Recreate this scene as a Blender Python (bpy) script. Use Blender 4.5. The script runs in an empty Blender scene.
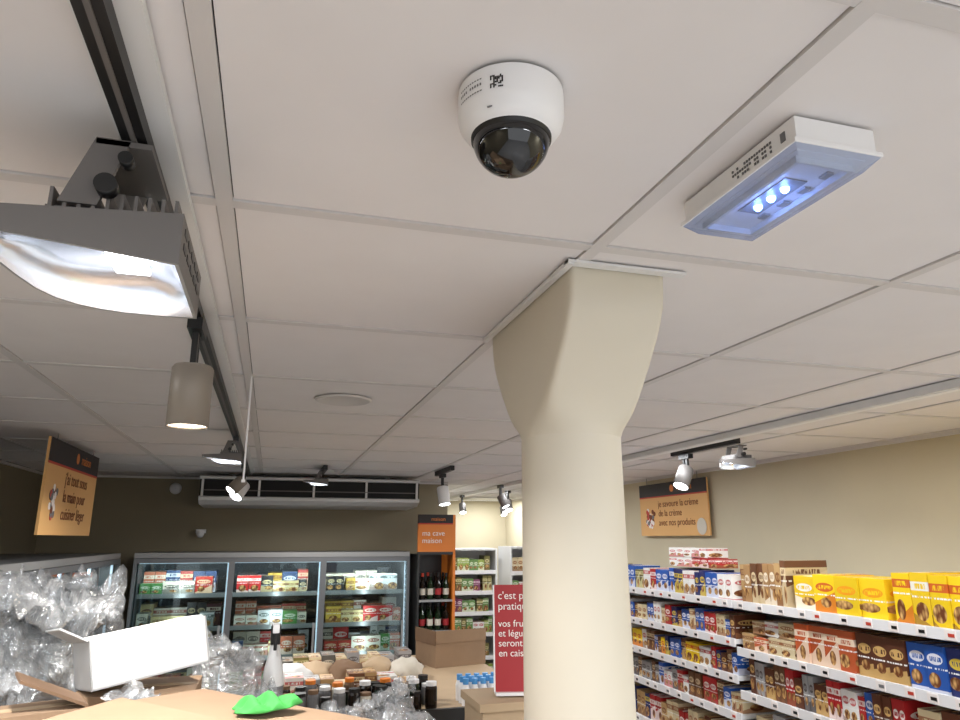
import bpy, bmesh, math, random
from mathutils import Vector, Matrix, noise
random.seed(11)
sc=bpy.context.scene
CZ=2.588
def lin(c):
    return tuple(((x/255)/12.92 if x/255<=0.04045 else (((x/255)+0.055)/1.055)**2.4) for x in c)
# ---------------------------------------------------------------- materials
def mat(name,rgb,rough=0.6,metal=0.0,noise_amt=0.0,scale=20,emit=None,estr=0,bump=0.0,spec=0.5):
    m=bpy.data.materials.new(name); m.use_nodes=True
    nt=m.node_tree; b=nt.nodes['Principled BSDF']
    c=lin(rgb)
    b.inputs['Base Color'].default_value=(*c,1)
    b.inputs['Roughness'].default_value=rough
    b.inputs['Metallic'].default_value=metal
    b.inputs['Specular IOR Level'].default_value=spec
    if emit:
        b.inputs['Emission Color'].default_value=(*lin(emit),1); b.inputs['Emission Strength'].default_value=estr
    if noise_amt>0 or bump>0:
        tc=nt.nodes.new('ShaderNodeTexCoord'); n=nt.nodes.new('ShaderNodeTexNoise')
        n.inputs['Scale'].default_value=scale; n.inputs['Detail'].default_value=6
        nt.links.new(tc.outputs['Object'],n.inputs['Vector'])
        if noise_amt>0:
            r=nt.nodes.new('ShaderNodeMapRange')
            r.inputs['From Min'].default_value=.3; r.inputs['From Max'].default_value=.7
            r.inputs['To Min'].default_value=1-noise_amt; r.inputs['To Max'].default_value=1+noise_amt
            nt.links.new(n.outputs['Fac'],r.inputs['Value'])
            mx=nt.nodes.new('ShaderNodeVectorMath'); mx.operation='SCALE'
            mx.inputs[0].default_value=c
            nt.links.new(r.outputs['Result'],mx.inputs['Scale'])
            nt.links.new(mx.outputs['Vector'],b.inputs['Base Color'])
        if bump>0:
            bp=nt.nodes.new('ShaderNodeBump'); bp.inputs['Strength'].default_value=bump; bp.inputs['Distance'].default_value=.01
            nt.links.new(n.outputs['Fac'],bp.inputs['Height']); nt.links.new(bp.outputs['Normal'],b.inputs['Normal'])
    return m
def glassy(name,rgb=(235,240,245),mixf=0.12,rough=0.03,diff=0.0,bump=0,tint=None):
    m=bpy.data.materials.new(name); m.use_nodes=True; nt=m.node_tree
    for n in list(nt.nodes): nt.nodes.remove(n)
    o=nt.nodes.new('ShaderNodeOutputMaterial'); t=nt.nodes.new('ShaderNodeBsdfTransparent')
    g=nt.nodes.new('ShaderNodeBsdfGlossy'); g.inputs['Roughness'].default_value=rough
    g.inputs['Color'].default_value=(*lin(rgb),1)
    t.inputs['Color'].default_value=(*lin(tint or rgb),1)
    mx=nt.nodes.new('ShaderNodeMixShader')
    mx.inputs[0].default_value=mixf
    nt.links.new(t.outputs[0],mx.inputs[1]); nt.links.new(g.outputs[0],mx.inputs[2])
    last=mx; d=None
    if diff>0:
        d=nt.nodes.new('ShaderNodeBsdfDiffuse'); d.inputs['Color'].default_value=(*lin(rgb),1)
        m2=nt.nodes.new('ShaderNodeMixShader'); m2.inputs[0].default_value=diff
        nt.links.new(mx.outputs[0],m2.inputs[1]); nt.links.new(d.outputs[0],m2.inputs[2]); last=m2
    if bump:
        tc=nt.nodes.new('ShaderNodeTexCoord')
        n1=nt.nodes.new('ShaderNodeTexNoise'); n1.inputs['Scale'].default_value=18; n1.inputs['Detail'].default_value=3; n1.inputs['Distortion'].default_value=2.0
        nt.links.new(tc.outputs['Object'],n1.inputs['Vector'])
        bp=nt.nodes.new('ShaderNodeBump'); bp.inputs['Strength'].default_value=bump; bp.inputs['Distance'].default_value=.02
        nt.links.new(n1.outputs['Fac'],bp.inputs['Height'])
        nt.links.new(bp.outputs['Normal'],g.inputs['Normal'])
        if d: nt.links.new(bp.outputs['Normal'],d.inputs['Normal'])
        rp=nt.nodes.new('ShaderNodeMapRange'); rp.inputs['From Min'].default_value=.40; rp.inputs['From Max'].default_value=.62
        rp.inputs['To Min'].default_value=mixf*.6; rp.inputs['To Max'].default_value=min(1,mixf*2)
        nt.links.new(n1.outputs['Fac'],rp.inputs['Value']); nt.links.new(rp.outputs[0],mx.inputs[0])
    nt.links.new(last.outputs[0],o.inputs['Surface'])
    return m
def pack_material():
    m=bpy.data.materials.new('printed_pack'); m.use_nodes=True; nt=m.node_tree; b=nt.nodes['Principled BSDF']
    b.inputs['Roughness'].default_value=.4
    N=nt.nodes.new; L=nt.links.new
    def math_(op,a,bb=None,c=None):
        n=N('ShaderNodeMath'); n.operation=op
        for i,v in enumerate((a,bb,c)):
            if v is None: continue
            if isinstance(v,(int,float)): n.inputs[i].default_value=v
            else: L(v,n.inputs[i])
        return n.outputs[0]
    uv=N('ShaderNodeUVMap'); uv.uv_map='UVMap'; sp=N('ShaderNodeSeparateXYZ'); L(uv.outputs[0],sp.inputs[0]); u,v=sp.outputs[0],sp.outputs[1]
    ca=N('ShaderNodeVertexColor'); ca.layer_name='Col'
    cb=N('ShaderNodeVertexColor'); cb.layer_name='Col2'
    rnd=cb.outputs['Alpha']
    r2=math_('FRACT',math_('MULTIPLY',rnd,7.3)); r3=math_('FRACT',math_('MULTIPLY',rnd,31.7)); r4=math_('FRACT',math_('MULTIPLY',rnd,113.1))
    def ell(cx,cy,rx,ry):
        a=math_('DIVIDE',math_('SUBTRACT',u,cx),rx); c=math_('DIVIDE',math_('SUBTRACT',v,cy),ry)
        return math_('LESS_THAN',math_('ADD',math_('MULTIPLY',a,a),math_('MULTIPLY',c,c)),1.0)
    def mix(f,a,bcol):
        n=N('ShaderNodeMix'); n.data_type='RGBA'
        L(f,n.inputs['Factor'])
        for s,i in ((a,6),(bcol,7)):
            if isinstance(s,tuple): n.inputs[i].default_value=(*s,1)
            else: L(s,n.inputs[i])
        return n.outputs[2]
    cy=math_('ADD',.62,math_('MULTIPLY',r2,.2))
    fld=math_('LESS_THAN',math_('ADD',v,math_('MULTIPLY',u,math_('SUBTRACT',r3,.5))),math_('MULTIPLY',r4,.45))
    fcol=mix(math_('GREATER_THAN',r3,.7),cb.outputs['Color'],(.25,.10,.04))
    col=mix(math_('MULTIPLY',fld,.7),ca.outputs['Color'],fcol)
    dy=math_('ABSOLUTE',math_('SUBTRACT',v,cy))
    band=math_('LESS_THAN',dy,.085)
    e=ell(.5,cy,.40,.12)
    isb=math_('GREATER_THAN',r2,.5)
    lg=math_('ADD',math_('MULTIPLY',isb,band),math_('MULTIPLY',math_('SUBTRACT',1,isb),e))
    col=mix(math_('MULTIPLY',lg,.85),col,cb.outputs['Color'])
    wv=N('ShaderNodeTexNoise'); wv.inputs['Scale'].default_value=1.0; wv.noise_dimensions='2D'
    cmb=N('ShaderNodeCombineXYZ'); L(math_('MULTIPLY',u,16),cmb.inputs[0]); L(math_('ADD',math_('MULTIPLY',rnd,50),math_('MULTIPLY',v,4)),cmb.inputs[1]); L(cmb.outputs[0],wv.inputs['Vector'])
    letters=math_('GREATER_THAN',wv.outputs['Fac'],.48)
    strip=math_('MULTIPLY',math_('LESS_THAN',dy,.05),math_('LESS_THAN',math_('ABSOLUTE',math_('SUBTRACT',u,.5)),.32))
    col=mix(math_('MULTIPLY',strip,letters),col,ca.outputs['Color'])
    ph=N('ShaderNodeTexVoronoi'); ph.inputs['Scale'].default_value=6
    ofs=N('ShaderNodeVectorMath'); ofs.operation='ADD'; L(uv.outputs[0],ofs.inputs[0]); c3=N('ShaderNodeCombineXYZ'); L(math_('MULTIPLY',rnd,20),c3.inputs[0]); L(c3.outputs[0],ofs.inputs[1]); L(ofs.outputs[0],ph.inputs['Vector'])
    rp=N('ShaderNodeValToRGB'); rp.color_ramp.elements[0].color=(*lin((235,190,120)),1); rp.color_ramp.elements[1].color=(*lin((110,60,30)),1)
    rp.color_ramp.elements[0].position=.1; rp.color_ramp.elements[1].position=.7
    L(ph.outputs['Distance'],rp.inputs[0])
    pic=ell(math_('ADD',.3,math_('MULTIPLY',r4,.4)),.27,math_('ADD',.2,math_('MULTIPLY',r3,.2)),math_('ADD',.1,math_('MULTIPLY',r2,.12)))
    col=mix(pic,col,rp.outputs[0])
    ln=math_('LESS_THAN',math_('ABSOLUTE',math_('SUBTRACT',v,math_('SUBTRACT',cy,.2))),.018)
    col=mix(math_('MULTIPLY',ln,letters),col,(.9,.9,.88))
    L(col,b.inputs['Base Color'])
    return m
M={}
M['tile']=mat('ceiling_tile',(227,223,223),.9,noise_amt=.015,scale=9)
M['tbar']=mat('ceiling_tbar',(210,206,205),.5)
M['gap']=mat('ceiling_gap',(84,80,78),.9)
M['walld']=mat('wall_taupe',(140,130,108),.8,noise_amt=.03,scale=3)
M['wallr']=mat('wall_beige',(198,188,162),.8,noise_amt=.03,scale=3)
M['floor']=mat('floor_vinyl',(182,182,184),.35,noise_amt=.05,scale=6)
M['white']=mat('white_plastic',(234,233,234),.4)
M['whitem']=mat('white_powder_coat',(222,222,222),.4)
M['wcard']=mat('white_carton_board',(208,208,208),.7)
M['black']=mat('black_plastic',(20,20,21),.4)
M['dark']=mat('dark_void',(10,10,11),.7)
M['grey']=mat('grey_metal',(104,100,98),.5,metal=.1)
M['greyl']=mat('grey_light_metal',(150,150,150),.4,metal=.3)
M['taupe']=mat('taupe_lacquer',(134,126,117),.45,metal=.1)
M['col']=mat('column_paint',(208,200,183),.55,noise_amt=.02,scale=5,bump=.08)
M['mirror']=mat('reflector_aluminium',(225,234,248),.22,metal=.9)
M['lamp']=mat('lamp_emitter',(255,255,250),.4,emit=(250,252,255),estr=14)
M['lampw']=mat('lamp_emitter_soft',(255,245,230),.4,emit=(255,240,215),estr=9)
M['led']=mat('led_blue_white',(190,210,255),.3,emit=(130,170,255),estr=26)
M['ledstrip']=mat('cooler_led',(230,240,255),.3,emit=(225,238,255),estr=1.3)
M['cover']=glassy('clear_cover',(218,226,244),.12,.05,diff=.10)
M['glass']=glassy('door_glass',(225,235,235),.04,.02)
M['wrap']=glassy('plastic_wrap',(230,232,234),.20,.18,diff=.15,bump=.8,tint=(248,249,250))
M['domeg']=mat('dome_smoked',(5,5,7),.02,spec=.75)
M['card']=mat('cardboard',(146,120,95),.85,noise_amt=.06,scale=14)
M['cardd']=mat('cardboard_dark',(118,92,70),.85,noise_amt=.06,scale=14)
M['alu']=mat('cooler_frame',(112,114,117),.4,metal=.3)
M['coolin']=mat('cooler_interior',(54,58,64),.6)
M['pack']=pack_material()
M['orange']=mat('sign_orange',(222,172,108),.6)
M['sblack']=mat('sign_black',(34,26,26),.6)
M['sred']=mat('sign_red_dot',(190,60,40),.6)
M['inkd']=mat('sign_ink',(120,60,28),.7)
M['redsign']=mat('red_card',(162,36,42),.5)
M['inkw']=mat('white_ink',(240,232,228),.6)
M['green']=mat('green_fabric',(60,150,66),.8,noise_amt=.12,scale=60)
M['wood']=mat('pale_board',(182,158,128),.7,noise_amt=.05,scale=8)
M['ring']=mat('label_grey',(110,110,112),.6)
M['orangep']=mat('orange_panel',(220,124,40),.5)
M['wine']=mat('bottle_glass_dark',(26,18,14),.12)
M['wineg']=mat('bottle_glass_green',(24,40,22),.12)
M['label']=mat('bottle_label',(205,198,184),.6)
M['blue']=mat('blue_cap',(80,150,210),.4)
# ---------------------------------------------------------------- mesh builder
class MB:
    def __init__(s): s.v=[];s.f=[];s.m=[];s.uv=[];s.c=[];s.c2=[];s.mats=[];s.sm=[]
    def mi(s,k):
        if k not in s.mats: s.mats.append(k)
        return s.mats.index(k)
    def face(s,pts,k,uv=None,c=(1,1,1),c2=(1,1,1,0),smooth=False):
        i=len(s.v); s.v+= [tuple(p) for p in pts]; s.f.append(tuple(range(i,i+len(pts)))); s.m.append(s.mi(k))
        s.uv.append(uv or [(0,0)]*len(pts)); s.c.append(c); s.c2.append(c2); s.sm.append(smooth)
    def box(s,x0,x1,y0,y1,z0,z1,k,c=(1,1,1),c2=(1,1,1),r=0,mtx=None,topk=None):
        P=[Vector(p) for p in ((x0,y0,z0),(x1,y0,z0),(x1,y1,z0),(x0,y1,z0),(x0,y0,z1),(x1,y0,z1),(x1,y1,z1),(x0,y1,z1))]
        if mtx: P=[mtx@p for p in P]
        q=[(0,0),(1,0),(1,1),(0,1)]; cc=(*c2[:3],r)
        for idx,kk in (((0,1,5,4),k),((1,2,6,5),k),((2,3,7,6),k),((3,0,4,7),k),((4,5,6,7),topk or k),((3,2,1,0),k)):
            s.face([P[i] for i in idx],kk,q,c,cc)
    def lathe(s,prof,k,n=24,mtx=None,smooth=True,cap=True,ks=None):
        rings=[]
        for r,z in prof:
            rings.append([Vector((r*math.cos(2*math.pi*i/n),r*math.sin(2*math.pi*i/n),z)) for i in range(n)])
        if mtx: rings=[[mtx@p for p in R] for R in rings]
        for a in range(len(rings)-1):
            kk=ks[a] if ks else k
            for i in range(n):
                j=(i+1)%n
                s.face([rings[a][i],rings[a][j],rings[a+1][j],rings[a+1][i]],kk,smooth=smooth)
        if cap:
            s.face(rings[0][::-1],ks[0] if ks else k); s.face(rings[-1],ks[-1] if ks else k)
    def obj(s,name,loc=(0,0,0),parent=None,weld=True,bevel=0):
        me=bpy.data.meshes.new(name); me.from_pydata([(p[0]-loc[0],p[1]-loc[1],p[2]-loc[2]) for p in s.v],[],s.f)
        for k in s.mats: me.materials.append(M[k])
        me.polygons.foreach_set('material_index',s.m)
        me.polygons.foreach_set('use_smooth',s.sm)
        ul=me.uv_layers.new(name='UVMap')
        flat=[x for f in s.uv for p in f for x in p]; ul.data.foreach_set('uv',flat)
        if 'pack' in s.mats:
            a=me.color_attributes.new('Col','FLOAT_COLOR','CORNER'); b=me.color_attributes.new('Col2','FLOAT_COLOR','CORNER')
            fa=[];fb=[]
            for f,c,c2 in zip(s.f,s.c,s.c2):
                for _ in f: fa+= [*c[:3],1]; fb+= list(c2)
            a.data.foreach_set('color',fa); b.data.foreach_set('color',fb)
        if weld:
            bm=bmesh.new(); bm.from_mesh(me); bmesh.ops.remove_doubles(bm,verts=bm.verts,dist=1e-5); bm.to_mesh(me); bm.free()
        me.update()
        o=bpy.data.objects.new(name,me); o.location=loc; sc.collection.objects.link(o)
        if parent: o.parent=parent
        if bevel:
            md=o.modifiers.new('bevel','BEVEL'); md.width=bevel; md.segments=2; md.limit_method='ANGLE'; md.angle_limit=math.radians(40)
        return o
def child(o,p):
    bpy.context.view_layer.update()
    o.parent=p; o.matrix_parent_inverse=p.matrix_world.inverted()
def text(name,body,loc,rot,size,k,parent,align='LEFT',ext=.0004,sx=1):
    cu=bpy.data.curves.new(name,'FONT'); cu.body=body; cu.size=size; cu.extrude=ext; cu.align_x=align; cu.align_y='CENTER'
    cu.materials.append(M[k]); o=bpy.data.objects.new(name,cu); sc.collection.objects.link(o)
    o.location=loc; o.rotation_euler=rot; o.scale=(sx,1,1); child(o,parent); return o
def R3(loc,rz=0,rx=0,ry=0):
    return Matrix.Translation(loc)@Matrix.Rotation(rz,4,'Z')@Matrix.Rotation(ry,4,'Y')@Matrix.Rotation(rx,4,'X')
def add_light(name,kind,energy,color,loc,parent,rot=(0,0,0),**kw):
    L=bpy.data.lights.new(name,kind); L.energy=energy; L.color=color
    for k,v in kw.items(): setattr(L,k,v)
    lo=bpy.data.objects.new(name,L); sc.collection.objects.link(lo); lo.location=loc; lo.rotation_euler=rot; child(lo,parent); return lo
# ---------------------------------------------------------------- room shell
XL,XR,YB,YF,YD=-1.7,3.03,-3.0,6.2,9.2
b=MB(); b.box(XL-.1,XR+.1,YB,YD+.1,-.1,0,'floor'); b.obj('floor')
b=MB(); b.box(XL-.1,XL,YB,YF+.1,0,CZ,'walld'); b.obj('wall_left')
b=MB(); b.box(XR,XR+.1,YB,YD+.1,0,CZ,'wallr'); b.obj('wall_right')
b=MB(); b.box(XL,1.5,YF,YF+.1,0,CZ,'walld'); b.obj('wall_far')
b=MB(); b.box(1.4,1.5,YF+.1,YD,0,CZ,'wallr'); b.obj('wall_passage')
b=MB(); b.box(1.4,XR,YD,YD+.1,0,CZ,'wallr'); b.obj('wall_back')
xl=[-1.33,-.72,-.10,.507,1.14,1.76,2.38,3.0]
yl=[1.025+.6*k for k in range(-7,14)]
b=MB(); b.box(XL-.1,XR+.1,YB,YD+.1,CZ+.012,CZ+.08,'gap')
xs=[XL]+xl+[XR]; ys=[YB]+yl+[YD]
for i in range(len(xs)-1):
    for j in range(len(ys)-1):
        x0,x1,y0,y1=xs[i]+.0138,xs[i+1]-.0138,ys[j]+.0138,ys[j+1]-.0138
        if x1-x0<.005 or y1-y0<.005: continue
        b.box(x0,x1,y0,y1,CZ+.001,CZ+.0115,'tile')
for x in xl: b.box(x-.012,x+.012,YB,YD,CZ-.003,CZ+.004,'tbar')
for y in yl:
    b.box(XL,XR,y-.012,y+.012,CZ-.0025,CZ+.004,'tbar')
b.obj('ceiling',weld=False)
b=MB()
b.box(XR-.02,XR,YB,YD,CZ-.02,CZ-.003,'tbar'); b.obj('trim_1')
b=MB(); b.box(XL,XL+.02,YB,YF,CZ-.02,CZ-.003,'tbar'); b.obj('trim_2')
b=MB(); b.box(XL+.02,1.5,YF-.02,YF,CZ-.02,CZ-.003,'tbar'); b.obj('trim_3')
b=MB(); b.box(2.03,2.09,-1,YD-.5,CZ-.03,CZ-.003,'whitem'); b.box(2.045,2.075,-1,YD-.5,CZ-.032,CZ-.03,'white')
duct=b.obj('linear_ceiling_light')
add_light('linear_light','AREA',88,(.94,.97,1),(2.06,3.6,CZ-.034),duct,shape='RECTANGLE',size=.03,size_y=8.5)
# ---------------------------------------------------------------- black lighting track + white channel
b=MB(); x=-.186
b.box(x-.014,x+.014,-.6,5.55,CZ-.034,CZ-.003,'black')
b.box(x-.003,x+.003,-.6,5.55,CZ-.036,CZ-.034,'grey')
b.box(x-.018,x-.014,-.6,5.55,CZ-.03,CZ-.003,'whitem')
b.box(x+.014,x+.040,-.6,5.55,CZ-.014,CZ-.003,'whitem')
b.obj('lighting_track')
def short_track(x0,y0,y1):
    b=MB()
    b.box(x0-.014,x0+.014,y0,y1,CZ-.034,CZ-.003,'black')
    b.box(x0-.004,x0+.004,y0,y1,CZ-.036,CZ-.034,'grey')
    b.obj('lighting_track')
# ---------------------------------------------------------------- floodlight
def floodlight(ox,oy,zt,tilt=0,fl=1.0,rz=0,light=12):
    T=R3((ox,oy,zt),rz,0,tilt)
    out=[(0,0),(0,.21),(-.045,.212),(-.09,.21),(-.12,.202),(-.145,.190),(-.167,.172),(-.184,.145),(-.196,.11),(-.206,.075),(-.222,.048),(-.25,.03),(-.27,.025),(-.27,0)]
    out=[(a*fl,c*fl) for a,c in out]
    def ztop(x): return .065*x
    def zb(x,y):
        k=min(1,max(0,y/(.21*fl)))
        return -.062*fl + .105*(-x)*(1-k)**1.3
    b=MB()
    n=len(out)
    top=[T@Vector((x,y,ztop(x))) for x,y in out]
    bot=[T@Vector((x,y,zb(x,y))) for x,y in out]
    cx=-.11*fl; cy=.10*fl
    def ins(x,y,s,tx=0): return (cx+(x-cx)*s,cy+(y-cy)*s)
    inb=[];m1=[];m2=[];deep=[]
    for x,y in out:
        a=ins(x,y,.96); inb.append(T@Vector((*a,zb(x,y))))
        a=ins(x,y,.90); m1.append(T@Vector((*a,zb(x,y)*.65+ztop(x)*.35)))
        a=ins(x,y,.76); m2.append(T@Vector((*a,zb(x,y)*.3+ztop(x)*.7-.004)))
        a=ins(x,y,.52); deep.append(T@Vector((*a,ztop(x)-.012*fl)))
    b.face(top[::-1],'grey')
    for i in range(n):
        j=(i+1)%n
        b.face([bot[i],top[i],top[j],bot[j]],'grey')
        b.face([bot[i],bot[j],inb[j],inb[i]],'greyl')
        b.face([inb[i],inb[j],m1[j],m1[i]],'mirror',smooth=True)
        b.face([m1[i],m1[j],m2[j],m2[i]],'mirror',smooth=True)
        b.face([m2[i],m2[j],deep[j],deep[i]],'mirror',smooth=True)
    b.face(deep,'mirror')
    b.box(-.095*fl,-.055*fl,.06*fl,.15*fl,-.026*fl,-.020*fl,'lamp',mtx=T)
    for r in range(2):
        for i in range(5):
            y=.02+.035*i
            b.box(0,.001,(y+.0)*fl,(y+.022)*fl,(-.018-.018*r)*fl,(-.010-.018*r)*fl,'black',mtx=T)
    for i in range(10):
        x=-.012-.0145*i
        b.box((x-.002)*fl,(x+.002)*fl,.02*fl,.17*fl,-.010*fl,.024*fl,'grey',mtx=T)
    b.box(-.15*fl,-.01*fl,.03*fl,.16*fl,-.010*fl,.006*fl,'grey',mtx=T)
    o=b.obj('floodlight_track_lamp',loc=tuple(T@Vector((0,0,0))))
    b=MB()
    for yy in (.02,.15):
        P=[(-.135,.0),(-.095,.0),(-.068,.085),(-.105,.085)]
        A=[T@Vector((x*fl,(yy-.003)*fl,(z+.006)*fl)) for x,z in P]; B=[T@Vector((x*fl,(yy+.003)*fl,(z+.006)*fl)) for x,z in P]
        b.face(A,'grey'); b.face(B[::-1],'grey')
        for i in range(4):
            j=(i+1)%4; b.face([A[j],A[i],B[i],B[j]],'grey')
    b.box(-.105*fl,-.045*fl,.017*fl,.153*fl,.083*fl,.090*fl,'grey',mtx=T)
    b.lathe([(.012*fl,-.006),(.012*fl,.012)],'black',20,mtx=T@Matrix.Translation((-.085*fl,.01*fl,.026*fl))@Matrix.Rotation(math.pi/2,4,'X'))
    b.lathe([(.008*fl,-.006),(.008*fl,.012)],'black',16,mtx=T@Matrix.Translation((-.068*fl,.01*fl,.060*fl))@Matrix.Rotation(math.pi/2,4,'X'))
    br=b.obj('bracket'); child(br,o)
    b=MB()
    pz=(T@Vector((-.05*fl,.1*fl,.090*fl)))
    if pz.z<CZ-.04: b.box(pz.x-.012,pz.x+.012,pz.y-.05,pz.y+.05,pz.z,CZ-.037,'black')
    if b.v: nb=b.obj('track_adapter'); child(nb,o)
    if light: add_light('flood_light','AREA',light,(1,.98,.95),T@Vector((-.075*fl,.105*fl,-.032*fl)),o,shape='RECTANGLE',size=.05*fl,size_y=.08*fl)
    return o
floodlight(-.12,.80,2.46,light=15)
floodlight(-.15,3.35,2.475,fl=.62,light=22)
floodlight(.36,5.0,2.50,fl=.62,light=14)
# ---------------------------------------------------------------- cylindrical spots
def spot(x,y,zt,rad=.042,ln=.13,tilt=0,rz=0,k='taupe',light=10,lamp='lampw',name='track_spotlight'):
    T=R3((x,y,zt),rz,tilt,0)
    b=MB()
    b.lathe([(rad*.9,0),(rad,-.006),(rad,-ln),(rad*.95,-ln),(rad*.92,-ln+.004)],k,32,mtx=T,cap=False)
    b.face([T@Vector((rad*.9*math.cos(2*math.pi*i/32),rad*.9*math.sin(2*math.pi*i/32),0)) for i in range(32)],k)
    b.face([T@Vector((rad*.92*math.cos(-2*math.pi*i/32),rad*.92*math.sin(-2*math.pi*i/32),-ln+.004)) for i in range(32)],lamp)
    o=b.obj(name,loc=(x,y,zt))
    b=MB()
    b.box(x-.006,x+.006,y-.02,y+.0,zt-.012,CZ-.06,'black')
    b.box(x-.006,x+.006,y+.012,y+.024,zt-.006,CZ-.06,'black')
    b.box(x-.015,x+.015,y-.05,y+.05,CZ-.062,CZ-.037,'black')
    a=b.obj('track_adapter'); child(a,o)
    if light:
        lo=add_light('spot_bulb','SPOT',light,(1,.96,.88),(0,0,0),o,spot_size=math.radians(75),spot_blend=.6,shadow_soft_size=rad*.6)
        lo.matrix_parent_inverse=Matrix.Identity(4); bpy.context.view_layer.update(); lo.matrix_world=T@Matrix.Translation((0,0,-ln-.003))
    return o
spot(-.182,1.56,2.455,light=25)
spot(-.20,5.25,2.47,rad=.045,ln=.12,tilt=-.7,rz=-.7,k='white',lamp='lamp',light=20)
spot(-.19,4.7,2.46,rad=.038,ln=.11,tilt=-.8,rz=-1.0,k='taupe',lamp='lamp',light=0)
short_track(1.17,4.7,5.2)
spot(1.17,5.0,2.46,k='white',tilt=-.25,rz=.4,lamp='lamp',light=25)
short_track(2.18,2.95,3.55)
spot(2.18,3.42,2.475,rad=.042,ln=.12,tilt=-.55,rz=-1.2,k='grey',lamp='lamp',light=25)
floodlight(2.27,2.95,2.485,fl=.72,light=5)
short_track(.33,4.9,5.3)
for (x,y) in ((2.2,6.6),(2.35,7.2),(1.9,5.9),(1.95,7.4),(2.6,8.0)):
    spot(x,y,2.46,rad=.036,ln=.11,k='grey',tilt=-.5,rz=random.uniform(-.9,.9),lamp='lamp',light=20 if x in(1.9,2.6) else 0)
# ---------------------------------------------------------------- dome camera
cx,cy=.227,.657
b=MB(); T=Matrix.Translation((cx,cy,CZ-.003))
b.lathe([(.059,0),(.0595,-.006),(.0595,-.030),(.057,-.041),(.0515,-.049),(.0465,-.053),(.0448,-.054)],'white',64,mtx=T,cap=False)
b.lathe([(.0448,-.054),(.0445,-.058),(.0428,-.059)],'black',64,mtx=T,cap=False)
cam_o=b.obj('dome_security_camera',loc=(cx,cy,CZ-.003))
b=MB()
b.lathe([(.0428*math.cos(a),-.056-.041*math.sin(a)) for a in [math.pi/2*i/16 for i in range(16)]]+[(.0005,-.0970)],'domeg',48,mtx=T,cap=False)
o=b.obj('smoked_dome'); child(o,cam_o)
b=MB(); q=.0601
def arc_patch(b,a0,a1,z0,z1,k,r=q,n=6):
    for i in range(n):
        t0=a0+(a1-a0)*i/n; t1=a0+(a1-a0)*(i+1)/n
        b.face([(cx+r*math.cos(t0),cy+r*math.sin(t0),z0),(cx+r*math.cos(t1),cy+r*math.sin(t1),z0),(cx+r*math.cos(t1),cy+r*math.sin(t1),z1),(cx+r*math.cos(t0),cy+r*math.sin(t0),z1)],k)
za=CZ-.003
fa=math.radians(-130)
for i in range(8):
    for j in range(8):
        if random.random()<.6:
            a=fa+ i*.030; arc_patch(b,a,a+.028,za-.029+j*.0019,za-.0271+j*.0019,'black',n=1)
for i in range(10):
    a=fa-.75+i*.06
    if i!=4: arc_patch(b,a,a+.035,za-.021,za-.018,'ring',n=1)
    arc_patch(b,a,a+.045,za-.028,za-.0265,'ring',n=1)
    arc_patch(b,a,a+.04,za-.014,za-.0125,'ring',n=1)
o=b.obj('label_print',weld=False); child(o,cam_o)
b=MB(); b.lathe([(.0028,0),(.0028,.001)],'ring',12,mtx=Matrix.Translation((cx+.0545*math.cos(fa-.05),cy+.0545*math.sin(fa-.05),za-.0465))@Matrix.Rotation(fa+math.pi/2,4,'Z')@Matrix.Rotation(math.radians(50),4,'X')); o=b.obj('screw'); child(o,cam_o)
# ---------------------------------------------------------------- emergency light
b=MB()
x0,x1,y0,y1=.560,.676,.598,.833
b.box(x0,x1,y0,y1,CZ-.036,CZ-.003,'white')
b.box(x0-.006,x1+.006,y0-.004,y1+.004,CZ-.040,CZ-.034,'white')
b.box(x0+.008,x1-.008,y0+.01,y1-.01,CZ-.0412,CZ-.0395,'white')
em=b.obj('emergency_exit_light',loc=((x0+x1)/2,(y0+y1)/2,CZ-.02),bevel=.002)
b=MB()
zz=CZ-.040; zb_=CZ-.056
o4=[(x0-.004,y0-.002),(x1+.004,y0-.002),(x1+.004,y1+.002),(x0-.004,y1+.002)]
i4=[(x0+.012,y0+.012),(x1-.012,y0+.012),(x1-.012,y1-.012),(x0+.012,y1-.012)]
for i in range(4):
    j=(i+1)%4
    b.face([(*o4[i],zz),(*o4[j],zz),(*i4[j],zb_),(*i4[i],zb_)],'cover')
b.face([(*p,zb_) for p in i4],'cover')
o=b.obj('clear_cover'); child(o,em)
b=MB()
for i in range(3):
    b.lathe([(.0058,0),(.0058,-.003),(.0035,-.006)],'led',16,mtx=Matrix.Translation((.617,.690+.027*i,CZ-.0425)))
o=b.obj('led_chips'); child(o,em)
b=MB()
b.box(.655,.660,.62,.815,CZ-.0500,CZ-.0412,'whitem'); b.box(.576,.581,.62,.815,CZ-.0500,CZ-.0412,'whitem')
b.box(.581,.655,.62,.623,CZ-.0500,CZ-.0412,'whitem'); b.box(.581,.655,.812,.815,CZ-.0500,CZ-.0412,'whitem')
b.box(.60,.634,.668,.765,CZ-.0425,CZ-.0412,'greyl')
for i in range(4): b.box(.640,.650,.64+.04*i,.655+.04*i,CZ-.0440,CZ-.0412,'greyl')
o=b.obj('inner_reflector'); child(o,em)
b=MB()
for r in range(3):
    for i in range(16):
        if random.random()<.75: b.box(x0-.0012,x0,.640+i*.005,.6428+i*.005,CZ-.016-.006*r,CZ-.013-.006*r,'ring')
b.box(x0-.0012,x0,.615,.623,CZ-.026,CZ-.014,'ring')
o=b.obj('label_print',weld=False); child(o,em)
for i in range(3): add_light('emergency_led','POINT',.04,(.24,.40,1),(.617,.690+.027*i,CZ-.0525),em,shadow_soft_size=.004)
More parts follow.
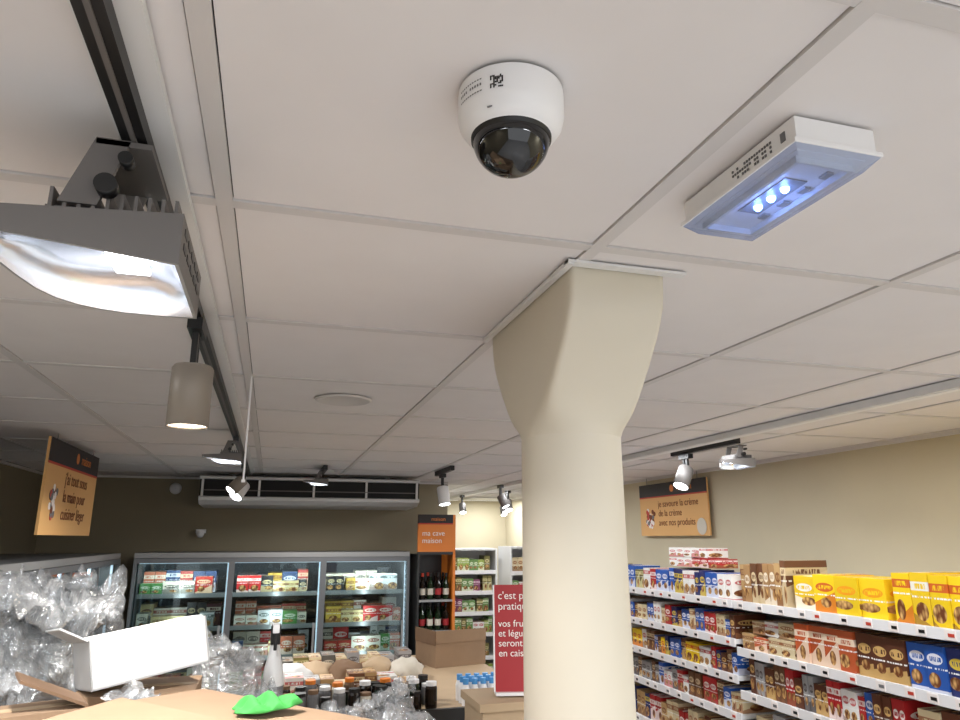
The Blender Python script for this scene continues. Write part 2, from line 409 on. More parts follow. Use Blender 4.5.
# ---------------------------------------------------------------- column
ccx,ccy,cr=.590,1.35,.107
b=MB()
b.lathe([(cr+.006,0),(cr+.005,.5),(cr,1.6),(cr-.004,2.30)],'col',64,mtx=Matrix.Translation((ccx,ccy,0)),cap=False)
col=b.obj('support_column',loc=(ccx,ccy,0))
b=MB(); n=160; rings=[]
lev=[(2.30,.103,.103,2.0),(2.312,.103,.104,2.3),(2.324,.102,.107,3.2),(2.336,.101,.112,5),(2.350,.100,.119,8),(2.370,.099,.132,14),(2.395,.098,.152,22),(2.42,.098,.172,30),(2.445,.097,.193,36),(2.47,.097,.212,40),(2.495,.097,.227,44),(2.52,.097,.238,48),(2.545,.097,.243,50),(CZ-.003,.097,.246,50)]
for z,rx,ry,e in lev:
    R=[]
    for i in range(n):
        t=2*math.pi*(i+.5)/n; c_,s_=math.cos(t),math.sin(t)
        k=(abs(c_)**e+abs(s_)**e)**(-1/e)
        R.append((ccx+rx*k*c_,ccy+ry*k*s_,z))
    rings.append(R)
for a in range(len(rings)-1):
    for i in range(n):
        j=(i+1)%n; b.face([rings[a][i],rings[a][j],rings[a+1][j],rings[a+1][i]],'col',smooth=True)
o=b.obj('capital'); child(o,col)
b=MB(); hw=.098
b.box(ccx-hw-.014,ccx-hw-.002,ccy-.27,ccy+.27,CZ-.012,CZ-.003,'whitem')
b.box(ccx-hw-.014,ccx+hw+.03,ccy-.272,ccy-.252,CZ-.008,CZ-.003,'whitem')
o=b.obj('ceiling_trim'); child(o,col)
# ---------------------------------------------------------------- ceiling speaker, detectors
b=MB(); b.lathe([(.10,0),(.10,-.004),(.092,-.007),(.088,-.004),(.001,-.005)],'tbar',40,mtx=Matrix.Translation((.22,2.52,CZ-.003)),cap=False); b.obj('ceiling_speaker')
b=MB(); b.lathe([(.045,0),(.045,.02),(.03,.035),(.001,.036)],'white',24,mtx=Matrix.Translation((-.76,6.198,2.49))@Matrix.Rotation(math.radians(90),4,'X'),cap=False); b.obj('smoke_detector')
b=MB(); b.box(-.57,-.50,6.12,6.198,2.14,2.17,'white'); b.lathe([(.03,0),(.03,-.03),(.02,-.05),(.001,-.055)],'white',20,mtx=Matrix.Translation((-.535,6.12,2.16)),cap=True); b.obj('wall_camera')
# ---------------------------------------------------------------- AC unit
b=MB(); ax0,ax1,ay0,ay1=-.53,1.13,5.62,6.198
pr=[(ay1,CZ-.03),(ay0+.03,CZ-.03),(ay0,CZ-.040),(ay0+.005,CZ-.052),(ay0+.03,CZ-.057),(ay0+.04,CZ-.180),(ay0+.01,CZ-.187),(ay0+.02,CZ-.21),(ay0+.10,CZ-.24),(ay1,CZ-.25)]
ks=['whitem','whitem','whitem','whitem','dark','whitem','whitem','whitem','whitem']
for (a,c,k) in zip(pr[:-1],pr[1:],ks):
    b.face([(ax1,*a),(ax0,*a),(ax0,*c),(ax1,*c)],k)
for xx,fl_ in ((ax0,0),(ax1,1)):
    P=[(xx,*p) for p in pr]; b.face(P if fl_ else P[::-1],'whitem')
b.face([(ax0,*pr[0]),(ax0,*pr[-1]),(ax1,*pr[-1]),(ax1,*pr[0])],'whitem')
for i in range(5):
    xx=ax0+.02+(ax1-ax0-.04)*i/4; b.box(xx-.008,xx+.008,ay0+.02,ay0+.07,CZ-.184,CZ-.055,'whitem')
z=CZ-.140; b.box(ax0+.03,ax1-.03,ay0+.02,ay0+.045,z,z+.007,'grey')
for xx in (-.3,.9):
    b.box(xx-.01,xx+.01,5.8,5.82,CZ-.03,CZ-.003,'greyl')
b.obj('air_conditioner')
# ---------------------------------------------------------------- product helpers
def C(p): return lin(p[0]),lin(p[1])
def row(b,axis,fixed,a0,a1,z,w,h,d,pal,face=-1,jit=.012,runlen=4):
    p=a0; run=0; cc=None; prev=None
    while p+w[0]<a1:
        if run<=0:
            cc=random.choice(pal)
            if cc is prev: cc=random.choice(pal)
            prev=cc
            run=random.randint(1,runlen); ww=random.uniform(*w); hh=random.uniform(*h); rr=random.random()
            if random.random()<.06: p+=random.uniform(.01,.03)
        run-=1
        if p+ww>a1: break
        c1,c2=C(cc); j=random.uniform(0,jit); s=random.uniform(.85,1.05); c1=tuple(min(1,v*s) for v in c1)
        hz=hh*random.uniform(.985,1.0)
        f0=fixed+j if face<0 else fixed-j; f1=f0+d if face<0 else f0-d
        lo,hi=min(f0,f1),max(f0,f1)
        if axis=='x': b.box(p,p+ww-.003,lo,hi,z,z+hz,'pack',c1,c2,rr)
        else: b.box(lo,hi,p,p+ww-.003,z,z+hz,'pack',c1,c2,rr)
        p+=ww
# ---------------------------------------------------------------- coolers
CPAL=[((225,205,150),(120,60,40)),((215,50,50),(245,240,230)),((190,60,50),(240,220,180)),((240,232,215),(170,60,40)),((46,46,50),(220,200,150)),((225,185,75),(120,50,30)),((210,120,90),(245,235,220)),((245,245,245),(60,90,80)),((90,150,80),(235,235,220)),((90,40,50),(235,220,200)),((60,80,120),(235,235,240)),((235,225,205),(60,60,60))]
def cooler_far():
    x0,x1,y0,y1=-.909,1.057,5.6,6.19
    b=MB()
    b.box(x0,x1,y1-.04,y1,0,2.0,'coolin'); b.box(x0,x0+.03,y0+.03,y1,0,2.0,'coolin'); b.box(x1-.03,x1,y0+.03,y1,0,2.0,'alu')
    b.box(x0,x1,y0+.02,y1,1.95,2.0,'alu'); b.box(x0,x1,y0,y1,0,.3,'alu')
    b.box(x0,x1,y0-.005,y0+.03,1.965,2.0,'greyl')
    shelves=[.32,.56,.80,1.04,1.27,1.48,1.71]
    for z in shelves:
        b.box(x0+.03,x1-.03,y0+.09,y1-.04,z-.02,z-.004,'coolin'); b.box(x0+.03,x1-.03,y0+.083,y0+.09,z-.025,z+.006,'greyl')
    for i in range(3):
        a=x0+.6553*i; c=a+.6553
        b.box(a,a+.02,y0-.01,y0+.02,.3,1.962,'alu'); b.box(c-.02,c,y0-.01,y0+.02,.3,1.962,'alu')
        b.box(a+.02,c-.02,y0-.01,y0+.02,1.93,1.962,'alu'); b.box(a+.02,c-.02,y0-.01,y0+.02,.3,.33,'alu')
        b.box(c-.032,c-.022,y0+.03,y0+.045,.35,1.93,'ledstrip')
        b.box(c-.06,c-.045,y0-.035,y0-.02,1.0,1.5,'greyl'); b.box(c-.06,c-.045,y0-.025,y0-.008,1.0,1.02,'greyl'); b.box(c-.06,c-.045,y0-.025,y0-.008,1.48,1.5,'greyl')
    b.box(x0+.03,x1-.03,y0+.05,y0+.06,1.925,1.94,'ledstrip')
    o=b.obj('refrigerated_display_cabinet',loc=((x0+x1)/2,5.9,0),weld=False)
    add_light('cabinet_led','AREA',11,(.9,.96,1),((x0+x1)/2,y0+.05,1.92),o,rot=(math.radians(25),0,0),shape='RECTANGLE',size=1.8,size_y=.03)
    for i in range(3):
        a=x0+.6553*i+.325
        add_light('cabinet_led','AREA',1.6,(.92,.97,1),(a,y0+.035,1.4),o,rot=(math.radians(90),0,0),shape='RECTANGLE',size=.03,size_y=1.0)
    g=MB()
    for i in range(3):
        a=x0+.6553*i+.02; g.box(a,a+.615,y0+.002,y0+.006,.33,1.93,'glass')
    gg=g.obj('door_glass'); child(gg,o)
    p=MB()
    for z in shelves[1:]:
        for i in range(3):
            a=x0+.6553*i+.04
            row(p,'x',y0+.10,a,a+.58,z,(.06,.12),(.07,.13),.12,CPAL,runlen=2)
            row(p,'x',y0+.24,a,a+.58,z,(.06,.12),(.12,.17),.2,CPAL,runlen=2)
    pp=p.obj('chilled_packs',weld=False); child(pp,o)
cooler_far()
def cooler_left():
    X=-1.0; y0,y1=2.35,5.58; x0=XL+.01
    b=MB()
    b.box(x0,x0+.04,y0,y1,0,2.0,'coolin'); b.box(x0,X-.02,y0,y1,1.95,2.0,'alu'); b.box(x0,X,y0,y1,0,.3,'alu'); b.box(X-.03,X+.005,y0,y1,1.965,2.0,'greyl')
    b.box(x0,X-.03,y0,y0+.03,0,2.0,'alu'); b.box(x0,X-.03,y1-.03,y1,0,2.0,'alu')
    shelves=[.32,.56,.80,1.04,1.27,1.48,1.71]
    for z in shelves:
        b.box(x0+.04,X-.09,y0+.03,y1-.03,z-.02,z-.004,'coolin'); b.box(X-.09,X-.083,y0+.03,y1-.03,z-.025,z+.006,'greyl')
    n=5; w=(y1-y0)/n
    g=MB(); p=MB()
    for i in range(n):
        a=y0+w*i; c=a+w
        b.box(X-.02,X+.01,a,a+.02,.3,1.962,'alu'); b.box(X-.02,X+.01,c-.02,c,.3,1.962,'alu')
        b.box(X-.02,X+.01,a+.02,c-.02,1.93,1.962,'alu')
        b.box(X-.045,X-.03,c-.032,c-.022,.35,1.93,'ledstrip')
        g.box(X-.006,X-.002,a+.02,c-.02,.33,1.93,'glass')
        for z in shelves[1:]: row(p,'y',X-.10,a+.04,c-.04,z,(.07,.13),(.10,.17),.3,CPAL,face=1,runlen=2)
    b.box(X-.06,X-.05,y0+.03,y1-.03,1.925,1.94,'ledstrip')
    o=b.obj('refrigerated_display_cabinet',loc=(x0+.3,4,0),weld=False)
    add_light('cabinet_led','AREA',14,(.9,.96,1),(X-.05,(y0+y1)/2,1.92),o,rot=(0,math.radians(25),0),shape='RECTANGLE',size=.03,size_y=3)
    child(g.obj('door_glass'),o); child(p.obj('chilled_packs',weld=False),o)
cooler_left()
# ---------------------------------------------------------------- right shelving
def gondola(name,X,y0,y1,shelves,xb):
    b=MB()
    b.box(xb-.03,xb,y0,y1,0,shelves[-1]+.02,'whitem'); b.box(X,xb,y0,y1,0,.12,'whitem')
    for y in (y0,y1-.02): b.box(xb-.2,xb-.03,y,y+.02,0,shelves[-1]+.0,'whitem')
    for z in shelves:
        b.box(X+.005,xb-.03,y0+.003,y1-.003,z-.022,z,'whitem')
        b.box(X-.004,X+.005,y0+.003,y1-.003,z-.036,z+.006,'white')
        y=y0+.04
        while y<y1-.08:
            b.box(X-.007,X-.004,y,y+.045,z-.032,z+.002,'inkw'); b.box(X-.008,X-.007,y+.004,y+.03,z-.022,z-.010,random.choice(['black','black','sred','ring']))
            y+=random.uniform(.09,.16)
    return b.obj(name,loc=((X+xb)/2,(y0+y1)/2,0),weld=False)
XS=2.4
sn=[.30,.56,.83,1.09,1.333,1.542,1.775]
sf=[.28,.50,.74,.98,1.215,1.40,1.58,1.775]
gondola('grocery_shelving',XS,.9,3.41,sn,3.0)
gondola('grocery_shelving',XS,3.42,5.9,sf,3.0)
YEL=((246,208,34),(240,150,30)); YE2=((246,208,34),(200,60,40)); YE3=((244,204,40),(235,235,235)); BLU=((40,90,175),(240,240,245)); BRN=((110,72,48),(225,205,165)); ORG=((196,92,50),(245,230,205)); CRM=((222,204,165),(150,80,40)); WHT=((236,234,230),(190,40,45)); RED=((180,38,40),(245,240,235)); CHO=((96,54,36),(225,185,115)); DBL=((38,48,105),(230,200,60)); GRN=((110,150,84),(240,240,220)); TAN=((196,160,110),(120,70,40)); TN2=((176,136,92),(235,225,205)); OLV=((120,112,60),(220,210,160)); GRY=((160,158,158),(70,60,60))
def prow(name,segs,z,X=XS):
    b=MB()
    for (y0,y1,pal,w,h,d,rl) in segs: row(b,'y',X+.015,y0,y1,z+.001,w,h,d,pal,face=-1,runlen=rl)
    b.obj(name,weld=False)
prow('biscuit_boxes',[(.95,2.40,[YEL,YE2,YE3],(.075,.09),(.19,.21),.25,2),(2.42,3.0,[YEL,YE2,YE3],(.11,.14),(.145,.165),.22,2),(3.0,3.39,[TAN,TN2,BRN],(.035,.05),(.17,.22),.25,2)],sn[6])
prow('biscuit_boxes',[(.95,2.36,[BLU,BLU,DBL],(.085,.095),(.16,.175),.25,3),(2.36,2.62,[CHO],(.085,.085),(.17,.17),.25,4),(2.62,2.99,[ORG],(.09,.09),(.17,.17),.25,4),(2.99,3.39,[CRM,TAN,BRN,ORG],(.09,.13),(.06,.08),.25,2)],sn[5])
b=MB(); row(b,'y',XS+.025,2.99,3.39,sn[5]+.083,(.09,.13),(.06,.075),.2,[CRM,WHT,BRN,TAN],runlen=2); b.obj('biscuit_boxes',weld=False)
prow('biscuit_boxes',[(.95,2.4,[CHO,CRM,DBL,RED],(.08,.10),(.14,.18),.25,2),(2.4,3.39,[BRN,CRM,CHO,RED,BLU,GRY,TAN,WHT],(.03,.06),(.12,.17),.25,2)],sn[4])
prow('biscuit_boxes',[(.95,3.39,[BRN,CRM,CHO,RED,GRY],(.06,.09),(.14,.18),.25,2)],sn[3])
prow('snack_packets',[(3.44,4.1,[BLU,WHT,BLU,DBL],(.045,.07),(.13,.155),.2,2),(4.1,5.85,[RED,WHT,BLU,GRN,OLV],(.05,.08),(.12,.15),.2,2)],sf[7])
prow('snack_packets',[(3.44,5.85,[RED,WHT,CRM,CHO,BLU,DBL],(.04,.07),(.09,.135),.2,2)],sf[6])
prow('snack_packets',[(3.44,5.85,[BLU,CHO,WHT,RED,DBL,BRN,YE2],(.04,.07),(.09,.13),.2,2)],sf[5])
prow('snack_packets',[(3.44,5.85,[BRN,CRM,CHO,GRY,BLU,RED,WHT],(.04,.07),(.09,.13),.2,2)],sf[4])
prow('snack_packets',[(3.44,5.85,[RED,CRM,CHO,TAN,DBL],(.05,.07),(.10,.16),.2,2)],sf[3])
b=MB()
for r in range(2):
    for i in range(6):
        c1,c2=C(random.choice([WHT,RED,WHT,RED])); h=random.uniform(.050,.056); y=3.62+.085*i
        if r==1 and i in (0,): continue
        b.box(XS+.06,XS+.2,y,y+.082,1.776+.157+.057*r,1.776+.157+.057*r+h,'pack',c1,c2,random.random())
b.obj('stacked_cartons',weld=False)
# ---------------------------------------------------------------- signs
def promo_sign(X,y0,y1,z0,z1,facing,lines,fx=.34,ts=.08):
    b=MB(); t=.006
    b.box(X-t,X+t,y0,y1,z0,z1,'orange')
    f=X+facing*(t+.001)
    lo,hi=min(X+facing*t,f),max(X+facing*t,f)
    b.box(lo,hi,y0,y1,z1-(z1-z0)*.25,z1,'sblack')
    b.box(lo-.0002,hi+.0002,y0,y1,z1-(z1-z0)*.27,z1-(z1-z0)*.245,'sred')
    o=b.obj('promotional_sign',loc=(X,(y0+y1)/2,(z0+z1)/2))
    rot=(math.pi/2,0,math.pi/2*facing)
    xs=f+facing*.0006
    w=y1-y0
    def ypos(fr): return y0+w*fr if facing>0 else y1-w*fr
    H=z1-z0
    text('brand_text','maison',(xs,ypos(.60),z1-H*.12),rot,.07,'orangep',o)
    text('headline',lines,(xs,ypos(fx),z0+H*.42),rot,ts,'inkd',o)
    b=MB(); mt=Matrix.Translation((xs,ypos(.52),z1-H*.12))@Matrix.Rotation(math.pi/2*facing,4,'Y')
    b.lathe([(.028,-.0005),(.028,.0005)],'orangep',16,mtx=mt); child(b.obj('logo_dot'),o)
    b=MB()
    for i in range(30):
        a=random.uniform(0,6.28); r=random.uniform(0,.07)
        mt=Matrix.Translation((xs,ypos(.17)+r*math.cos(a),z0+H*.34+r*1.1*math.sin(a)))@Matrix.Rotation(math.pi/2*facing,4,'Y')
        b.lathe([(.018,-.0004-.00001*i),(.018,.0004+.00003*i)],random.choice(['inkw','sred','inkd','ring','inkw']),10,mtx=mt)
    child(b.obj('illustration',weld=False),o)
    b=MB()
    for yy in (y0+.12,y1-.12): b.lathe([(.0025,z1),(.0025,CZ-.003)],'greyl',8,mtx=Matrix.Translation((X,yy,0)))
    child(b.obj('hanger'),o)
promo_sign(-1.0,3.62,4.58,2.115,2.555,1,"j'ai tout sous\nla main pour\ncuisiner léger",fx=.33,ts=.085)
promo_sign(2.99,4.44,5.42,2.12,2.53,-1,"je savoure la crème\nde la crème\navec nos produits",fx=.30,ts=.072)
b=MB(); b.lathe([(.06,0),(.06,.002)],'label',20,mtx=Matrix.Translation((2.981,4.53,2.185))@Matrix.Rotation(-math.pi/2,4,'Y')); b.obj('price_sticker')
# ---------------------------------------------------------------- wine rack + orange sign
def bottle(b,x,y,z,s=1.0,k='wine',lab='label',cap='sred'):
    T=Matrix.Translation((x,y,z))
    b.lathe([(.034*s,0),(.036*s,.01*s),(.036*s,.05*s),(.0365*s,.05*s),(.0365*s,.12*s),(.036*s,.12*s),(.036*s,.17*s),(.014*s,.215*s),(.014*s,.25*s),(.016*s,.25*s),(.016*s,.29*s)],k,12,mtx=T,ks=[k,k,k,lab,k,k,k,k,cap,cap])
b=MB(); wx0,wx1,wy=1.09,1.385,5.45
b.box(wx0,wx1,wy+.38,wy+.4,0,1.98,'black'); b.box(wx1-.02,wx1,wy,wy+.38,0,2.28,'orangep'); b.box(wx0,wx0+.015,wy,wy+.38,0,1.98,'black')
WZ=(.3,.53,.76,.99,1.21,1.43,1.65)
for z in WZ: b.box(wx0+.015,wx1-.02,wy,wy+.38,z-.015,z,'greyl')
b.box(wx0,wx1-.02,wy,wy+.03,1.98,2.0,'black')
b.box(wx0,wx1-.02,wy,wy+.03,2.0,2.21,'orangep'); b.box(wx0,wx1-.02,wy,wy+.03,2.21,2.28,'sblack'); b.box(wx0,wx1-.02,wy-.001,wy,2.205,2.215,'sred')
o=b.obj('wine_rack',weld=False)
text('headline','ma cave\nmaison',(wx0+.03,wy-.002,2.11),(math.pi/2,0,0),.055,'inkw',o)
text('brand_text','maison',(wx0+.1,wy-.002,2.245),(math.pi/2,0,0),.04,'orangep',o)
b=MB()
for z in WZ:
    for i in range(4):
        for j in range(2): bottle(b,wx0+.05+.062*i,wy+.05+.1*j,z+.001,.66,random.choice(['wine','wine','wineg']),random.choice(['label','label','redsign']),random.choice(['sred','black','black']))
child(b.obj('wine_bottles',weld=False),o)
# ---------------------------------------------------------------- back passage shelving
def shelf_x(x0,x1,yf,d,shelves,H,pal,pname):
    b=MB(); b.box(x0,x1,yf+d-.02,yf+d,0,H,'whitem'); b.box(x0,x0+.02,yf,yf+d-.02,0,H,'whitem'); b.box(x1-.02,x1,yf,yf+d-.02,0,H,'whitem')
    b.box(x0,x1,yf,yf+d,H,H+.02,'whitem')
    for z in shelves: b.box(x0+.02,x1-.02,yf+.01,yf+d-.02,z-.02,z,'whitem'); b.box(x0+.02,x1-.02,yf,yf+.01,z-.035,z+.004,'white')
    o=b.obj('grocery_shelving',weld=False); p=MB()
    for z in shelves: row(p,'x',yf+.02,x0+.03,x1-.03,z+.001,(.04,.07),(.10,.15),.2,pal,runlen=2)
    child(p.obj(pname,weld=False),o)
shelf_x(1.52,2.28,7.2,.4,[.3,.52,.74,.96,1.18,1.38,1.58,1.78],1.98,[GRN,((150,170,80),(240,240,220)),((130,60,100),(240,220,230)),GRN,WHT,OLV],'canned_goods')
shelf_x(2.32,3.0,6.9,.4,[.3,.52,.74,.96,1.18,1.38,1.58,1.78],2.0,[WHT,BLU,RED,CRM,GRN],'packaged_goods')
# ---------------------------------------------------------------- foreground carton stack
b=MB()
for (x0,x1,y0,y1,z0,z1) in ((-.95,-.30,.85,1.45,0,.8),(-.29,.38,.85,1.45,0,.8),(-.95,-.30,1.46,2.05,0,.8),(-.29,.38,1.46,2.05,0,.8),(-.95,-.30,.85,1.45,.801,1.6),(-.29,.38,.85,1.45,.801,1.6),(-.95,-.30,1.46,2.05,.801,1.6),(-.29,.38,1.46,2.05,.801,1.6)):
    b.box(x0,x1,y0,y1,z0,z1,'card'); b.box(x0,x1,(y0+y1)/2-.025,(y0+y1)/2+.025,z1,z1+.0006,'wood')
b.obj('carton_stack',weld=False)
ang=math.atan2(-.76,.65)
b=MB(); T=R3((-.078,1.175,1.602),ang)
W_,D_,H_=.36,.24,.282; t=.004
b.box(0,W_,-D_,-D_+t,0,H_,'card',mtx=T); b.box(0,W_,-t,0,0,H_,'card',mtx=T); b.box(0,t,-D_+t,-t,0,H_,'card',mtx=T); b.box(W_-t,W_,-D_+t,-t,0,H_,'card',mtx=T)
b.box(t,W_-t,-D_+t,-t,0,t,'cardd',mtx=T)
def flap(p0,p1,dirv,ln,k='card'):
    A=T@Vector(p0);B=T@Vector(p1);D=(T.to_3x3()@Vector(dirv).normalized())*ln
    n_=(B-A).cross(D).normalized()*.004
    P=[A,B,B+D,A+D]; Q=[p+n_ for p in P]
    b.face(P[::-1],k); b.face(Q,k)
    for i in range(4):
        j=(i+1)%4; b.face([P[i],P[j],Q[j],Q[i]],k)
flap((0,0,H_),(0,-D_,H_),(1,0,-.02),.12,'cardd'); flap((W_,-D_,H_),(W_,0,H_),(-1,0,-.02),.12,'cardd')
flap((W_,0,H_),(0,0,H_),(0,-1,.03),.118); flap((0,-D_,H_),(W_,-D_,H_),(0,1,.08),.116)
b.obj('cardboard_box',weld=False)
# folded green cloth: thin crumpled pad with closed rim
bm=bmesh.new(); bmesh.ops.create_icosphere(bm,subdivisions=5,radius=1)
for v in bm.verts:
    p=v.co.copy(); a=math.atan2(p.y,p.x)
    rr=1+.10*math.sin(3*a+1)+.06*math.sin(7*a)
    hz=.010+.006*math.sin(p.x*9+p.y*4)+.004*noise.noise(p*3)
    v.co=Vector((p.x*.040*rr,p.y*.030*rr,(p.z*hz if p.z>0 else p.z*.003)))
me=bpy.data.meshes.new('green_cloth'); bm.to_mesh(me); bm.free(); me.materials.append(M['green'])
for f in me.polygons: f.use_smooth=True
o=bpy.data.objects.new('green_cloth',me); o.location=(.008,.985,1.8975); o.rotation_euler=(0,math.radians(-3),-.1); sc.collection.objects.link(o)
b=MB(); b.box(-.31,-.11,1.43,1.59,1.602,1.838,'card'); b.box(-.31,-.11,1.50,1.52,1.838,1.8388,'wood'); b.obj('shipping_carton',weld=False)
b=MB(); T=R3((-.205,1.495,1.858),math.radians(24),math.radians(-7),math.radians(-8))
w,d,h=.098,.065,.082
b.box(-w,w,-d,-d+.003,0,h,'wcard',mtx=T); b.box(-w,w,d-.003,d,0,h,'wcard',mtx=T); b.box(-w,-w+.003,-d,d,0,h,'wcard',mtx=T); b.box(w-.003,w,-d,d,0,h,'wcard',mtx=T); b.box(-w,w,-d,d,0,.003,'wcard',mtx=T)
b.box(-w,w,-d+.02,d,h,h+.003,'wcard',mtx=T)
T2=T@Matrix.Translation((-w,0,h))@Matrix.Rotation(math.radians(215),4,'Y'); b.box(0,.05,-d,d,0,.003,'wcard',mtx=T2)
b.obj('white_carton',weld=False)
b=MB(); T=R3((-.315,1.27,1.602),math.radians(20))
b.box(-.06,.06,-.045,.045,0,.255,'card',mtx=T); b.box(-.06,.06,-.01,.01,.255,.256,'wood',mtx=T)
Tt=T@Matrix.Translation((.06,-.045,.256))@Matrix.Rotation(math.radians(-155),4,'Y'); b.box(0,.10,0,.09,-.004,0,'cardd',mtx=Tt)
b.obj('small_carton',weld=False,bevel=.004)
def crumple(b,cx,cy,cz,rx,ry,rz,seed,sub=4,amp=.5,zmin=1.604):
    bm=bmesh.new(); bmesh.ops.create_icosphere(bm,subdivisions=sub,radius=1)
    for v in bm.verts:
        p=v.co.copy(); q=p*1.7+Vector((seed,seed*2,0))
        r=1+amp*(noise.noise(q)) + amp*.5*abs(noise.noise(q*2.3)) - amp*.55*abs(noise.noise(q*4.1+Vector((3,3,3)))) +amp*.3*abs(noise.noise(q*8))
        v.co=Vector((p.x*rx*r+cx,p.y*ry*r+cy,max(zmin,p.z*rz*r+cz)))
    for f in bm.faces: b.face([w.co.copy() for w in f.verts],'wrap',smooth=True)
    bm.free()
def sheet(b,cx,cy,cz,sx,sy,seed,amp=.06,n=34,rot=(0,0,0),zmin=1.604):
    E=Matrix.Rotation(rot[2],4,'Z')@Matrix.Rotation(rot[1],4,'Y')@Matrix.Rotation(rot[0],4,'X')
    g={}
    for i in range(n+1):
        for j in range(n+1):
            u=i/n*2-1; v=j/n*2-1
            q=Vector((u*1.6+seed,v*1.6,seed*.3))
            d=Vector((noise.noise(q*2)*amp,noise.noise(q*2+Vector((7,1,2)))*amp,(abs(noise.noise(q*1.6+Vector((1,9,4))))*2.2+abs(noise.noise(q*4))*.9)*amp))
            p=E@Vector((u*sx+d.x,v*sy+d.y,d.z))+Vector((cx,cy,cz)); p.z=max(zmin,p.z); g[i,j]=p
    for i in range(n):
        for j in range(n): b.face([g[i,j],g[i+1,j],g[i+1,j+1],g[i,j+1]],'wrap',smooth=True)
b=MB()
for a in [(-.60,1.62,1.84,.15,.13,.18,1.3),(-.50,1.44,1.79,.10,.10,.15,4.7),(-.44,1.70,1.80,.08,.10,.15,8.1),(-.68,1.45,1.80,.12,.14,.17,11.1),(-.42,1.83,1.80,.12,.10,.17,15.1),(-.55,1.85,1.85,.12,.10,.17,25.1)]: crumple(b,*a)
for a in [(-.57,1.50,1.95,.15,.13,2.1),(-.49,1.38,1.84,.07,.08,5.1),(-.62,1.34,1.86,.13,.10,9.6),(-.44,1.68,1.92,.10,.11,14.2),(-.40,1.76,1.93,.08,.08,22.2)]:
    sheet(b,*a,rot=(random.uniform(-.5,.5),random.uniform(-.5,.5),random.uniform(0,3)))
b.obj('plastic_wrap_pile')
def bag(blobs,sheets):
    b=MB()
    for a in blobs: crumple(b,*a)
    for a in sheets: sheet(b,*a,amp=.035,rot=(random.uniform(-.5,.5),random.uniform(-.5,.5),random.uniform(0,3)),n=24)
    b.obj('crumpled_plastic_bag')
bag([(-.08,1.80,1.75,.085,.07,.11,2.2)],[(-.08,1.78,1.82,.06,.06,3.3),(.0,1.78,1.71,.05,.05,6.3)])
bag([(.26,1.62,1.69,.09,.08,.075,7.7)],[(.25,1.62,1.73,.09,.06,1.9),(.18,1.74,1.68,.06,.06,4.9),(.30,1.75,1.67,.06,.06,7.9)])
bag([(.10,1.64,1.66,.06,.06,.06,12.7)],[(.06,1.60,1.68,.07,.06,8.9),(.08,1.75,1.66,.05,.05,3.9)])
bag([(-.17,1.33,1.73,.06,.04,.10,17.7)],[(-.18,1.33,1.80,.05,.04,11.9)])
# spray bottle
b=MB(); T=Matrix.Translation((.03,1.93,1.601))
b.lathe([(.024,0),(.026,.01),(.026,.16),(.022,.19),(.014,.225),(.012,.245)],'whitem',24,mtx=T)
b.lathe([(.0265,.05),(.0265,.15)],'ring',24,mtx=T,cap=False)
b.box(-.012,.012,-.02,.02,.245,.29,'black',mtx=T); b.box(-.008,.008,-.05,-.01,.275,.295,'white',mtx=T); b.box(-.004,.004,-.045,-.038,.235,.275,'black',mtx=T)
b.obj('spray_bottle',bevel=.002)
# ---------------------------------------------------------------- mid display table with goods
b=MB(); b.box(.05,1.15,2.9,4.25,1.42,1.45,'wood'); b.box(.07,1.13,2.92,4.23,0,1.42,'cardd'); b.box(.05,1.15,2.88,2.9,1.38,1.46,'black')
b.obj('display_table')
b=MB()
for i in range(12):
    for j in range(3):
        x=.10+.050*i+random.uniform(-.006,.006)
        s=random.uniform(.020,.026); hh=random.uniform(.06,.10); T=Matrix.Translation((x,2.95+.08*j,1.4505))
        k=random.choice(['wine','wineg','ring','cardd','label','wine'])
        b.lathe([(s*.9,0),(s,.006),(s,hh*.75),(s*.85,hh*.85)],k,14,mtx=T); b.lathe([(s*.9,hh*.85),(s*.9,hh)],random.choice(['black','black','orangep','white','cardd']),14,mtx=T)
b.obj('condiment_jars',weld=False)
b=MB()
for i in range(9):
    for j in range(3):
        T=Matrix.Translation((.80+.037*i,2.96+.05*j,1.4505)); b.lathe([(.016,0),(.017,.06),(.011,.078)],'white',12,mtx=T); b.lathe([(.012,.078),(.012,.10)],'blue',12,mtx=T)
b.obj('yogurt_drink_bottles',weld=False)
DK=((90,86,80),(200,190,170))
b=MB(); row(b,'x',3.22,.1,.72,1.4505,(.05,.09),(.05,.10),.12,[CRM,DK,BRN,GRY,TAN,WHT],runlen=1); row(b,'x',3.80,.1,.75,1.4505,(.05,.08),(.06,.10),.15,[CRM,DK,BRN,OLV,GRY],runlen=1); b.obj('bread_packets',weld=False)
def gen_bag(b,cx,cy,cz,r,k,seed):
    bm=bmesh.new(); bmesh.ops.create_icosphere(bm,subdivisions=3,radius=1)
    for v in bm.verts:
        p=v.co.copy(); q=p*2+Vector((seed,0,0)); rr=1+.35*noise.noise(q)+.2*abs(noise.noise(q*3))
        v.co=Vector((p.x*r*rr+cx,p.y*r*rr+cy,max(cz,p.z*r*.7*rr+cz+r*.4)))
    for f in bm.faces: b.face([w.co.copy() for w in f.verts],k,smooth=True)
    bm.free()
b=MB()
for i,(x,y) in enumerate(((.66,3.56),(.53,3.6),(.38,3.56),(.24,3.6),(.14,3.55))): gen_bag(b,x,y,1.451,.085,random.choice(['label','wcard','cardd','wood']),i*3.3)
b.obj('paper_bags')
b=MB(); T=R3((.98,3.95,1.4505),.25)
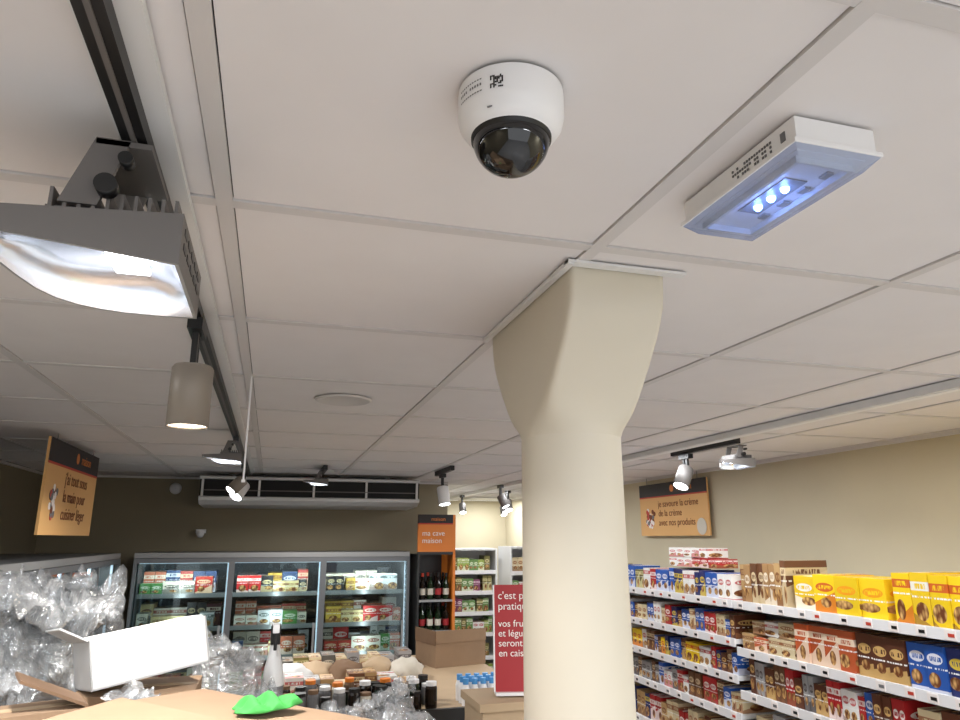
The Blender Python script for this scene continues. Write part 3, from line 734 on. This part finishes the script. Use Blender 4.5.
b.box(-.15,.15,-.12,.12,0,.13,'card',mtx=T); b.box(-.15,.15,-.125,-.12,.12,.18,'card',mtx=T); b.box(-.155,-.15,-.12,.12,.11,.18,'cardd',mtx=T)
b.box(-.145,.145,-.115,.115,.1301,.131,'cardd',mtx=T)
b.obj('open_shipping_box',weld=False)
# ---------------------------------------------------------------- red sign on stand
b=MB(); b.box(.565,.95,1.92,2.10,0,1.66,'wood'); b.box(.555,.96,1.91,2.11,1.66,1.68,'wood'); b.obj('plywood_crate')
T=R3((.725,1.985,1.681),math.radians(-12),math.radians(-6))
b=MB(); b.box(-.10,.10,-.003,.003,.008,.29,'redsign',mtx=T); b.box(-.10,.10,-.03,.03,0,.008,'white',mtx=T); b.box(-.104,-.10,-.004,.004,.008,.29,'white',mtx=T)
o=b.obj('red_notice_sign',loc=tuple(T.translation))
for (s,bd,z) in ((.029,"c'est plus\npratique !",.245),(.026,"vos fruits\net légumes\nseront pesés\nen caisse",.145)):
    tx=text('notice_text',bd,(0,0,0),(0,0,0),s,'inkw',o); tx.matrix_parent_inverse=Matrix.Identity(4)
    tx.matrix_world=T@Matrix.Translation((-.09,-.0045,z))@Matrix.Rotation(math.pi/2,4,'X')
b=MB(); b.box(-.091,-.086,2.22,2.225,2.27,CZ-.003,'white'); b.box(-.094,-.083,2.217,2.228,2.262,2.27,'white'); b.obj('ceiling_drop_rod')
# ---------------------------------------------------------------- ceiling panels added as fill light, mostly unseen + world fill through open back
for (x,y,e) in ((-.9,-.8,46),(.9,-.8,58),(2.6,-.6,50),(2.6,8.6,22),(-1.35,1.35,22)):
    b=MB(); b.box(x-.28,x+.28,y-.28,y+.28,CZ-.012,CZ-.003,'whitem'); pn=b.obj('fill_light_panel')
    add_light('fill_lamp','AREA',e,(.94,.97,1),(x,y,CZ-.014),pn,shape='SQUARE',size=.5)
W=bpy.data.worlds.new('World'); sc.world=W; W.use_nodes=True; W.node_tree.nodes['Background'].inputs[0].default_value=(.93,.96,1,1); W.node_tree.nodes['Background'].inputs[1].default_value=2.0  # even world light added as soft fill, enters the open end behind the camera
# ---------------------------------------------------------------- camera
cam=bpy.data.cameras.new('camera'); cam.lens=26.25; cam.sensor_width=36; cam.clip_start=.02
co=bpy.data.objects.new('camera',cam); sc.collection.objects.link(co); co.location=(0,0,2.1); co.rotation_euler=(math.radians(90+14.3),0,math.radians(-16.2)); sc.camera=co
sc.view_settings.view_transform='Standard'
sc.view_settings.exposure=-.40
